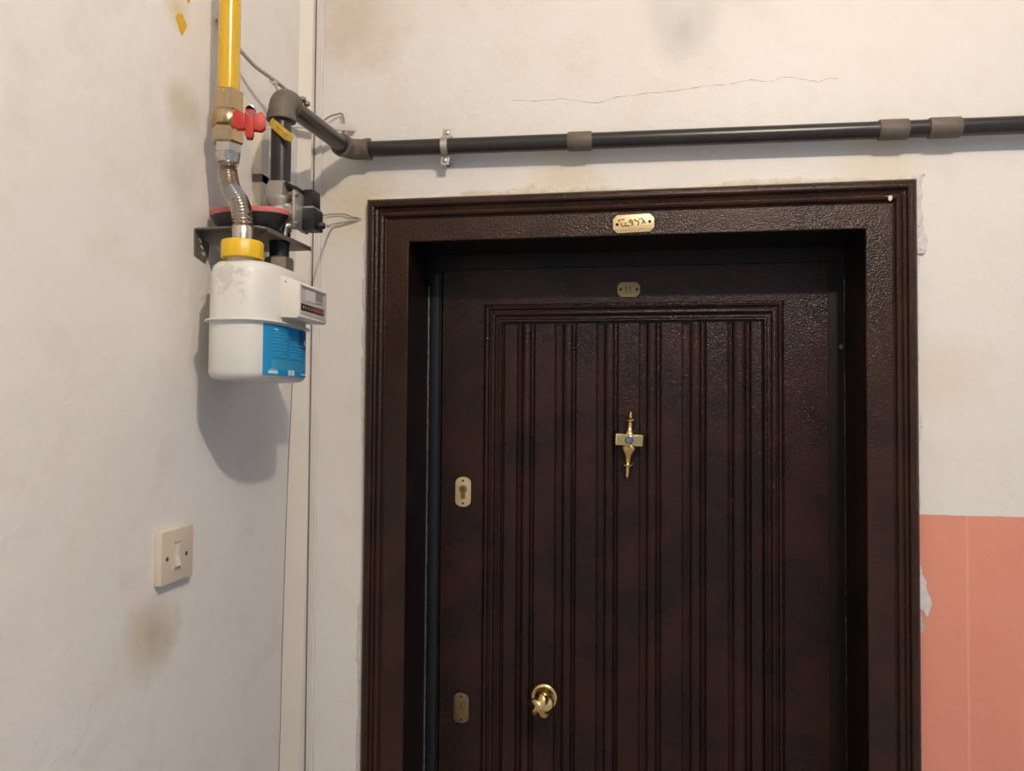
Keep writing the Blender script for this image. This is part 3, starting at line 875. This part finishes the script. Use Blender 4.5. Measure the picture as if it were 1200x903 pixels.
# faint scuffs on the upper case are left to the enamel; counter box on the front
cy0, cy1, cxf = -0.416, -0.318, 0.051
bm = bmesh.new()
pr = [(0.012, 1.7825), (cxf - 0.004, 1.7805), (cxf, 1.7825), (cxf, 1.8300), (cxf - 0.003, 1.8330), (0.026, 1.8410), (0.012, 1.8410)]
prism(bm, [(x, cy0, z) for x, z in pr], (0, cy1 - cy0, 0))
ctr = obj('counter_box', bm, 'counter_white', meter, bevel=0.0014)
def cpl(name, y0, y1, z0, z1, mat, off=0.0, th=0.0006):
    return obj(name, box(cxf + off, cxf + off + th, y0, y1, z0, z1), mat, ctr)
cpl('window', cy0 + 0.004, cy1 - 0.006, 1.7870, 1.8285, 'counter_glass')
cpl('window_top', cy0 + 0.006, cy1 - 0.008, 1.8245, 1.8275, 'label_grey', 0.0007, 0.0003)
cpl('label', cy0 + 0.018, cy0 + 0.052, 1.8080, 1.8240, 'label_white', 0.0007, 0.0003)
bm = bmesh.new()
for k in range(5):
    bx(bm, cxf + 0.0007, cxf + 0.001, cy0 + 0.056 + k * 0.005, cy0 + 0.0595 + k * 0.005, 1.8120, 1.8240)
bx(bm, cxf + 0.0007, cxf + 0.001, cy0 + 0.056, cy0 + 0.078, 1.8080, 1.8095)
obj('code_block', bm, 'label_grey', ctr)
cpl('register', cy0 + 0.005, cy0 + 0.044, 1.7925, 1.8020, 'label_dark', 0.0007, 0.0004)
cpl('decimal_register', cy0 + 0.044, cy0 + 0.084, 1.7925, 1.8020, 'label_red', 0.0007, 0.0004)
bm = bmesh.new()
for k in range(8):
    y = cy0 + 0.010 + k * 0.0092
    bx(bm, cxf + 0.0011, cxf + 0.0013, y, y + 0.0035, 1.7950, 1.7995)
obj('register_drums', bm, 'digit', ctr)
bm = bmesh.new(); lathe(bm, (0.030, cy0 + 0.0002, 1.8325), (0, -1, 0), [(0, 0.0016), (0.0006, 0.0012)], 10); obj('seal_screw', bm, 'label_grey', ctr)

# ports
cap_bm = bmesh.new()
seg = 96; rr = []
for z, r in ((1.8605, 0.0265), (1.8615, 0.0285), (1.8830, 0.0285), (1.8855, 0.0270), (1.8860, 0.0150)):
    rr.append([cap_bm.verts.new((-0.024 + (r * (1 + (0.012 if (k // 4) % 2 else 0) * (r > 0.02))) * math.cos(2 * PI * k / seg), -0.440 + (r * (1 + (0.012 if (k // 4) % 2 else 0) * (r > 0.02))) * math.sin(2 * PI * k / seg), z)) for k in range(seg)])
for a, b in zip(rr, rr[1:]):
    for k in range(seg): cap_bm.faces.new([a[k], a[(k + 1) % seg], b[(k + 1) % seg], b[k]])
cap_bm.faces.new(rr[0]); cap_bm.faces.new(rr[-1])
obj('inlet_cap', cap_bm, 'yellow_cap', meter, ang=40, label='yellow plastic seal around the inlet nut')
bm = bmesh.new(); lathe(bm, (-0.024, -0.440, 0), (0, 0, 1), [(1.856, 0.020), (1.867, 0.020)], 24); obj('inlet_port', bm, 'meter_white', meter)
bm = bmesh.new(); lathe(bm, (VX, VY, 0), (0, 0, 1), [(1.855, 0.0165), (1.862, 0.0165), (1.8625, 0.019), (1.865, 0.0215), (1.882, 0.0215), (1.885, 0.019)], 6, 0.4); obj('outlet_nut', bm, 'dark_nut', meter, ang=20)

# ---- bracket
br = thing('meter_bracket', (XW, -0.375, 1.90), 'grey steel wall bracket plate above the gas meter, carrying both meter connections', 'bracket')
bm = bmesh.new()
outl = [(XW + 0.001, -0.420), (-0.046, -0.424), (-0.044, -0.416), (-0.036, -0.4235), (-0.024, -0.4245), (-0.012, -0.422), (-0.004, -0.412), (-0.001, -0.262), (-0.006, -0.256), (XW + 0.001, -0.256)]
prism(bm, [(x, y, 1.9100) for x, y in outl], (0, 0, 0.0030))
pl = obj('shelf_plate', bm, 'bracket', br, bevel=0.0006)
bm = bmesh.new()
prism(bm, [(-0.0040, -0.408, 1.9070), (-0.0010, -0.266, 1.9070), (-0.0010, -0.266, 1.9135), (-0.0040, -0.408, 1.9135)], (0.0018, 0, 0)); obj('front_lip', bm, 'bracket', br)
for y0, y1 in ((-0.420, -0.380), (-0.296, -0.258)):
    bm = bmesh.new()
    prism(bm, [(XW + 0.0005, y0, 1.9100), (XW + 0.0005, y1, 1.9100), (XW + 0.0005, y1 - 0.003, 1.880), (XW + 0.0005, y1 - 0.010, 1.868), (XW + 0.0005, y0 + 0.002, 1.874)], (0.0022, 0, 0))
    fl = obj('wall_flange', bm, 'bracket', br)
    for k in range(3):
        zz = 1.900 - k * 0.009
        bm = bmesh.new(); prism(bm, [(XW + 0.0027, y0 + 0.012 + k * 0.004, zz), (XW + 0.0027, y0 + 0.018 + k * 0.004, zz - 0.004), (XW + 0.0027, y0 + 0.016 + k * 0.004, zz - 0.006), (XW + 0.0027, y0 + 0.010 + k * 0.004, zz - 0.002)], (0.0003, 0, 0))
        obj('slot', bm, 'filler_white', fl)
bm = bmesh.new(); prism(bm, [(XW + 0.0025, -0.400, 1.9100), (-0.008, -0.400, 1.9100), (-0.030, -0.400, 1.890), (-0.075, -0.400, 1.876), (XW + 0.0025, -0.400, 1.902)], (0, 0.002, 0)); obj('gusset', bm, 'bracket', br)

# ---- shallow dish on the bracket
dish = thing('shallow_dish', (-0.044, -0.384, 1.899), 'shallow black dish with a faded red rim lying on the meter bracket between the pipes', 'dish')
def ell(z, a, b, seg=40): return [(-0.044 + a * math.cos(2 * PI * k / seg), -0.384 + b * math.sin(2 * PI * k / seg), z) for k in range(seg)]
def ellloft(lv):
    bm = bmesh.new(); rs = [[bm.verts.new(p) for p in ell(*l)] for l in lv]
    for a, b in zip(rs, rs[1:]):
        for k in range(40): bm.faces.new([a[k], a[(k + 1) % 40], b[(k + 1) % 40], b[k]])
    bm.faces.new(rs[0]); bm.faces.new(rs[-1]); return bm
obj('bowl', ellloft([(1.9135, 0.034, 0.022), (1.916, 0.044, 0.027), (1.925, 0.054, 0.031), (1.936, 0.060, 0.033)]), 'black_plastic', dish)
obj('rim', ellloft([(1.936, 0.0605, 0.0332), (1.9400, 0.0615, 0.0336), (1.9435, 0.0605, 0.0332), (1.9435, 0.056, 0.030), (1.938, 0.050, 0.027)]), 'red_rim', dish)

# ================================================================== SOLENOID VALVE on the rear port
sv = thing('solenoid_valve', (VX, VY, 1.885), 'silver gas solenoid valve with black coil box under the black pipe', 'valve')
bm = bmesh.new(); lathe(bm, (VX, VY, 0), (0, 0, 1), [(1.8845, 0.0150), (1.900, 0.0150), (1.920, 0.0165), (1.924, 0.0165)], 28); obj('lower_union', bm, 'black_plastic', sv)
bm = bmesh.new(); lathe(bm, (VX, VY, 0), (0, 0, 1), [(1.976, 0.0195), (1.978, 0.0225), (1.998, 0.0225), (2.001, 0.0195)], 6, 0.05); obj('top_nut', bm, 'cast_metal', sv, ang=20)
bm = bmesh.new(); lathe(bm, (VX, VY, 0), (0, 0, 1), [(1.920, 0.0155), (1.926, 0.0180), (1.934, 0.0195), (1.966, 0.0195), (1.971, 0.0225), (1.977, 0.0225)], 28); sb = obj('valve_body', bm, 'cast_metal', sv)
bm = bmesh.new(); lathe(bm, (VX, VY, 1.951), (1, 0.15, 0), [(0.004, 0.019), (0.022, 0.0215), (0.029, 0.0225), (0.031, 0.0215)], 28); obj('side_boss', bm, 'cast_metal', sb)
bm = bmesh.new(); tube(bm, [(VX + 0.008, VY - 0.019, 1.951), (VX + 0.0095, VY - 0.0225, 1.951)], 0.0095, 20); obj('test_plug', bm, 'steel_nut', sb)
bm = bmesh.new(); tube(bm, [(VX - 0.012, VY - 0.016, 1.955), (VX - 0.020, VY - 0.022, 1.955)], 0.009, 16); obj('side_plug', bm, 'dark_nut', sb)
bm = box(0.0065, 0.0115, -0.352, -0.300, 1.926, 1.984); fp = obj('flange_plate', bm, 'cast_metal', sv, bevel=0.0018)
for y, z in ((-0.347, 1.932), (-0.347, 1.978), (-0.305, 1.932), (-0.305, 1.978)):
    bm = bmesh.new(); lathe(bm, (0.0005, y, z), (1, 0, 0), [(0, 0.0035), (0.002, 0.0042), (0.014, 0.0042), (0.0145, 0.003)], 12); obj('bolt', bm, 'steel_nut', fp)
bm = bmesh.new(); tube(bm, catmull([(0.006, -0.345, 1.930), (-0.001, -0.352, 1.928), (-0.003, -0.354, 1.922), (-0.003, -0.354, 1.912)], 6), 0.0042, 14); obj('bleed_tube', bm, 'steel_nut', sv)
bm = box(0.0115, 0.0315, -0.326, -0.292, 1.930, 1.962); coil = obj('coil_box', bm, 'black_plastic', sv, bevel=0.0010)
bm = box(0.0120, 0.0275, -0.322, -0.294, 1.965, 1.992); obj('coil_plug', bm, 'black_plastic', sv, bevel=0.0010)
bm = box(0.0125, 0.0290, -0.3235, -0.2925, 1.9628, 1.9652); obj('plug_joint', bm, 'cast_metal', sv)
bm = bmesh.new(); prism(bm, [(0.006, -0.345, 1.992), (-0.008, -0.345, 2.000), (-0.008, -0.345, 1.995), (0.008, -0.345, 1.984), (0.012, -0.345, 1.984), (0.012, -0.345, 1.990)], (0, 0.03, 0)); obj('coil_cover', bm, 'black_plastic', sv)
bm = bmesh.new(); lathe(bm, (0.0310, -0.309, 1.9375), (1, 0.25, 0.03), [(0, 0.0060), (0.004, 0.0065), (0.008, 0.0055), (0.011, 0.0035)], 14); obj('cable_gland', bm, 'black_plastic', sv)

# yellow lever of the pipe valve
yt = thing('yellow_lever', (-0.018, -0.350, 2.077), 'scuffed yellow lever tag lying diagonally across the black vertical pipe', 'lever')
bm = bmesh.new()
a, b = Vector((-0.034, -0.3455, 2.091)), Vector((0.004, -0.3475, 2.062)); d = (b - a).normalized(); nn = Vector((d.z, 0, -d.x))
if nn.z < 0: nn = -nn
pts = [a + nn * 0.008, a + d * 0.012 + nn * 0.0075, b - d * 0.008 + nn * 0.0065, b + nn * 0.003, b + d * 0.002 - nn * 0.004, b - d * 0.010 - nn * 0.0075, a + d * 0.010 - nn * 0.0055, a + d * 0.001 - nn * 0.004]
prism(bm, pts, (0, -0.0022, 0))
tube(bm, [a + d * 0.016 + nn * 0.003 + Vector((0, -0.0022, 0)), b - d * 0.008 + nn * 0.001 + Vector((0, -0.0022, 0))], 0.0014, 8)
obj('blade', bm, 'yellow_tag', yt, bevel=0.0004)
bm = bmesh.new(); tube(bm, [(-0.018, -0.3420, 2.078), (-0.018, -0.3475, 2.078)], 0.003, 10); obj('rivet', bm, 'dark_nut', yt)

# ================================================================== TRUNKING, CABLES
tk = thing('wall_trunking', (XW, -0.235, 1.9), 'cream plastic trunking standing upright on the left wall behind the gas pipes', 'trunking')
obj('channel', box(XW, XW + 0.015, -0.250, -0.225, 1.86, 2.122), 'plastic_cream', tk, bevel=0.0008)
bm = box(XW, XW + 0.0165, -0.2518, -0.2235, 2.030, 2.043); obj('joint_band', bm, 'elbow', tk)
bm = box(XW + 0.0150, XW + 0.0165, -0.248, -0.227, 1.865, 2.116); obj('lid', bm, 'plastic_grey', tk)

co = thing('corner_trunking', (XW + 0.008, -0.004, 0), 'slim white ribbed cable trunking running floor to ceiling in the corner beside the door', 'trunking')
obj('channel', box(XW + 0.0005, XW + 0.0150, -0.0080, 0.0, 0.0, 3.15), 'plastic_white', co, bevel=0.0008)
for x in (XW + 0.0030, XW + 0.0075, XW + 0.0125):
    bm = bmesh.new(); tube(bm, [(x, -0.0080, 0.0), (x, -0.0080, 3.15)], 0.0012, 8); obj('rib', bm, 'plastic_white', co)

bar = thing('crossing_bar', (-0.06, -0.03, 2.18), 'pale flat bar crossing the corner behind the black pipe elbow', 'bar')
bm = bmesh.new()
p0, p1 = Vector((XW + 0.002, -0.118, 2.176)), Vector((-0.0285, -0.0035, 2.2055))
prism(bm, [p0 + Vector((0, 0, -0.0065)), p1 + Vector((0, 0, -0.0065)), p1 + Vector((0, 0, 0.0065)), p0 + Vector((0, 0, 0.0065))], (0.002, -0.004, 0))
obj('strip', bm, 'plastic_grey', bar, bevel=0.0006)
def cable(name, pts, r, mat, label, parent=None):
    bm = bmesh.new(); tube(bm, catmull(pts, 8), r, 10)
    o = obj(name, bm, mat)
    tag(o, label, 'cable')
    return o
cable('looped_cable', [(-0.088, -0.022, 2.216), (-0.078, -0.018, 2.226), (-0.066, -0.010, 2.2335), (-0.056, -0.007, 2.2355), (-0.050, -0.012, 2.226), (-0.047, -0.014, 2.208), (-0.049, -0.012, 2.19), (-0.052, -0.010, 2.165)], 0.0017, 'cable_dark', 'thin brown-grey cable looping over the pale bar in the corner')
cable('grey_cable', [(XW + 0.003, -0.372, 2.245), (-0.098, -0.350, 2.222), (-0.089, -0.325, 2.209), (-0.083, -0.300, 2.201), (-0.074, -0.268, 2.197), (-0.071, -0.250, 2.196), (-0.076, -0.200, 2.202), (-0.080, -0.150, 2.208), (-0.077, -0.120, 2.212)], 0.0032, 'cable', 'grey cable slanting down from behind the yellow pipe towards the corner')
cable('grey_cable', [(-0.0725, -0.252, 2.190), (-0.064, -0.262, 2.178), (-0.050, -0.272, 2.165), (-0.036, -0.282, 2.158)], 0.0024, 'cable', 'short grey cable strand ending on top of the first pipe elbow')
bm = bmesh.new(); tube(bm, [(-0.0745, -0.262, 2.195), (-0.0735, -0.254, 2.194)], 0.0055, 14); o = obj('cable_tie', bm, 'plastic_white'); tag(o, 'white tie binding the two grey cables above the pipe elbow', 'cable tie')
cable('sensor_cable', [(0.0415, -0.307, 1.938), (0.0335, -0.285, 1.944), (0.0085, -0.22, 1.959), (-0.030, -0.12, 1.984), (-0.068, -0.018, 2.012), (-0.052, -0.008, 2.018), (-0.030, -0.005, 2.022), (-0.0135, 0.002, 2.0255)], 0.0022, 'cable', 'grey cable from the black coil box to the hole beside the door casing')
cable('bell_wire', [(-0.094, -0.010, 2.032), (-0.075, -0.006, 2.036), (-0.055, -0.005, 2.036), (-0.044, -0.006, 2.034), (-0.030, -0.004, 2.029), (-0.014, 0.002, 2.0265)], 0.0011, 'cable_dark', 'thin brown wire on the wall running to the hole beside the door casing')

# ================================================================== LIGHT SWITCH
sw = thing('light_switch', (XW, -0.463, 1.4475), 'aged ivory square light switch on the left wall below the gas meter', 'light switch')
bm = box(XW, XW + 0.0105, -0.4960, -0.4215, 1.4130, 1.4850); swp = obj('switch_plate', bm, 'switch', sw, bevel=0.0013)
x = XW + 0.0105
bm = bmesh.new(); bx(bm, x - 0.0002, x + 0.0012, -0.4680, -0.4550, 1.4310, 1.4335); bx(bm, x - 0.0002, x + 0.0012, -0.4680, -0.4550, 1.4660, 1.4680)
bx(bm, x - 0.0002, x + 0.0012, -0.4685, -0.4665, 1.4310, 1.4680); bx(bm, x - 0.0002, x + 0.0012, -0.4565, -0.4545, 1.4310, 1.4680)
obj('rocker_surround', bm, 'switch', sw)
bm = bmesh.new()
prism(bm, [(x, -0.4655, 1.4335), (x + 0.0055, -0.4655, 1.4350), (x + 0.0022, -0.4655, 1.4450), (x + 0.0006, -0.4655, 1.4500), (x + 0.0004, -0.4655, 1.4655), (x - 0.0005, -0.4655, 1.4655)], (0, 0.0085, 0))
obj('rocker', bm, 'switch_rocker', sw, bevel=0.0004)
for y in (-0.4830, -0.4385):
    bm = bmesh.new(); lathe(bm, (x - 0.0002, y, 1.4475), (1, 0, 0), [(0, 0.0032), (0.0007, 0.0030), (0.0010, 0.002)], 14); obj('screw', bm, 'dark_nut', sw)

# unseen cable loops below the ceiling, added to cast a soft V-shaped wall shadow
def late():
    bm = bmesh.new()
    P = [(0.765, -0.862, 3.15), (0.800, -0.892, 2.955), (0.835, -0.922, 2.815), (0.857, -0.932, 2.730), (0.867, -0.932, 2.717), (0.880, -0.932, 2.740), (0.897, -0.932, 2.835), (0.910, -0.932, 2.955), (0.920, -0.922, 3.150)]
    tube(bm, catmull(P, 8), 0.0042, 10)
    P = [(0.910, -0.912, 3.150), (0.917, -0.922, 2.905), (0.909, -0.922, 2.785), (0.920, -0.922, 2.755), (0.933, -0.922, 2.815), (0.945, -0.922, 3.150)]
    tube(bm, catmull(P, 8), 0.0042, 10)
    obj('shadow_cable', bm, 'cable', ceil_o)
late()
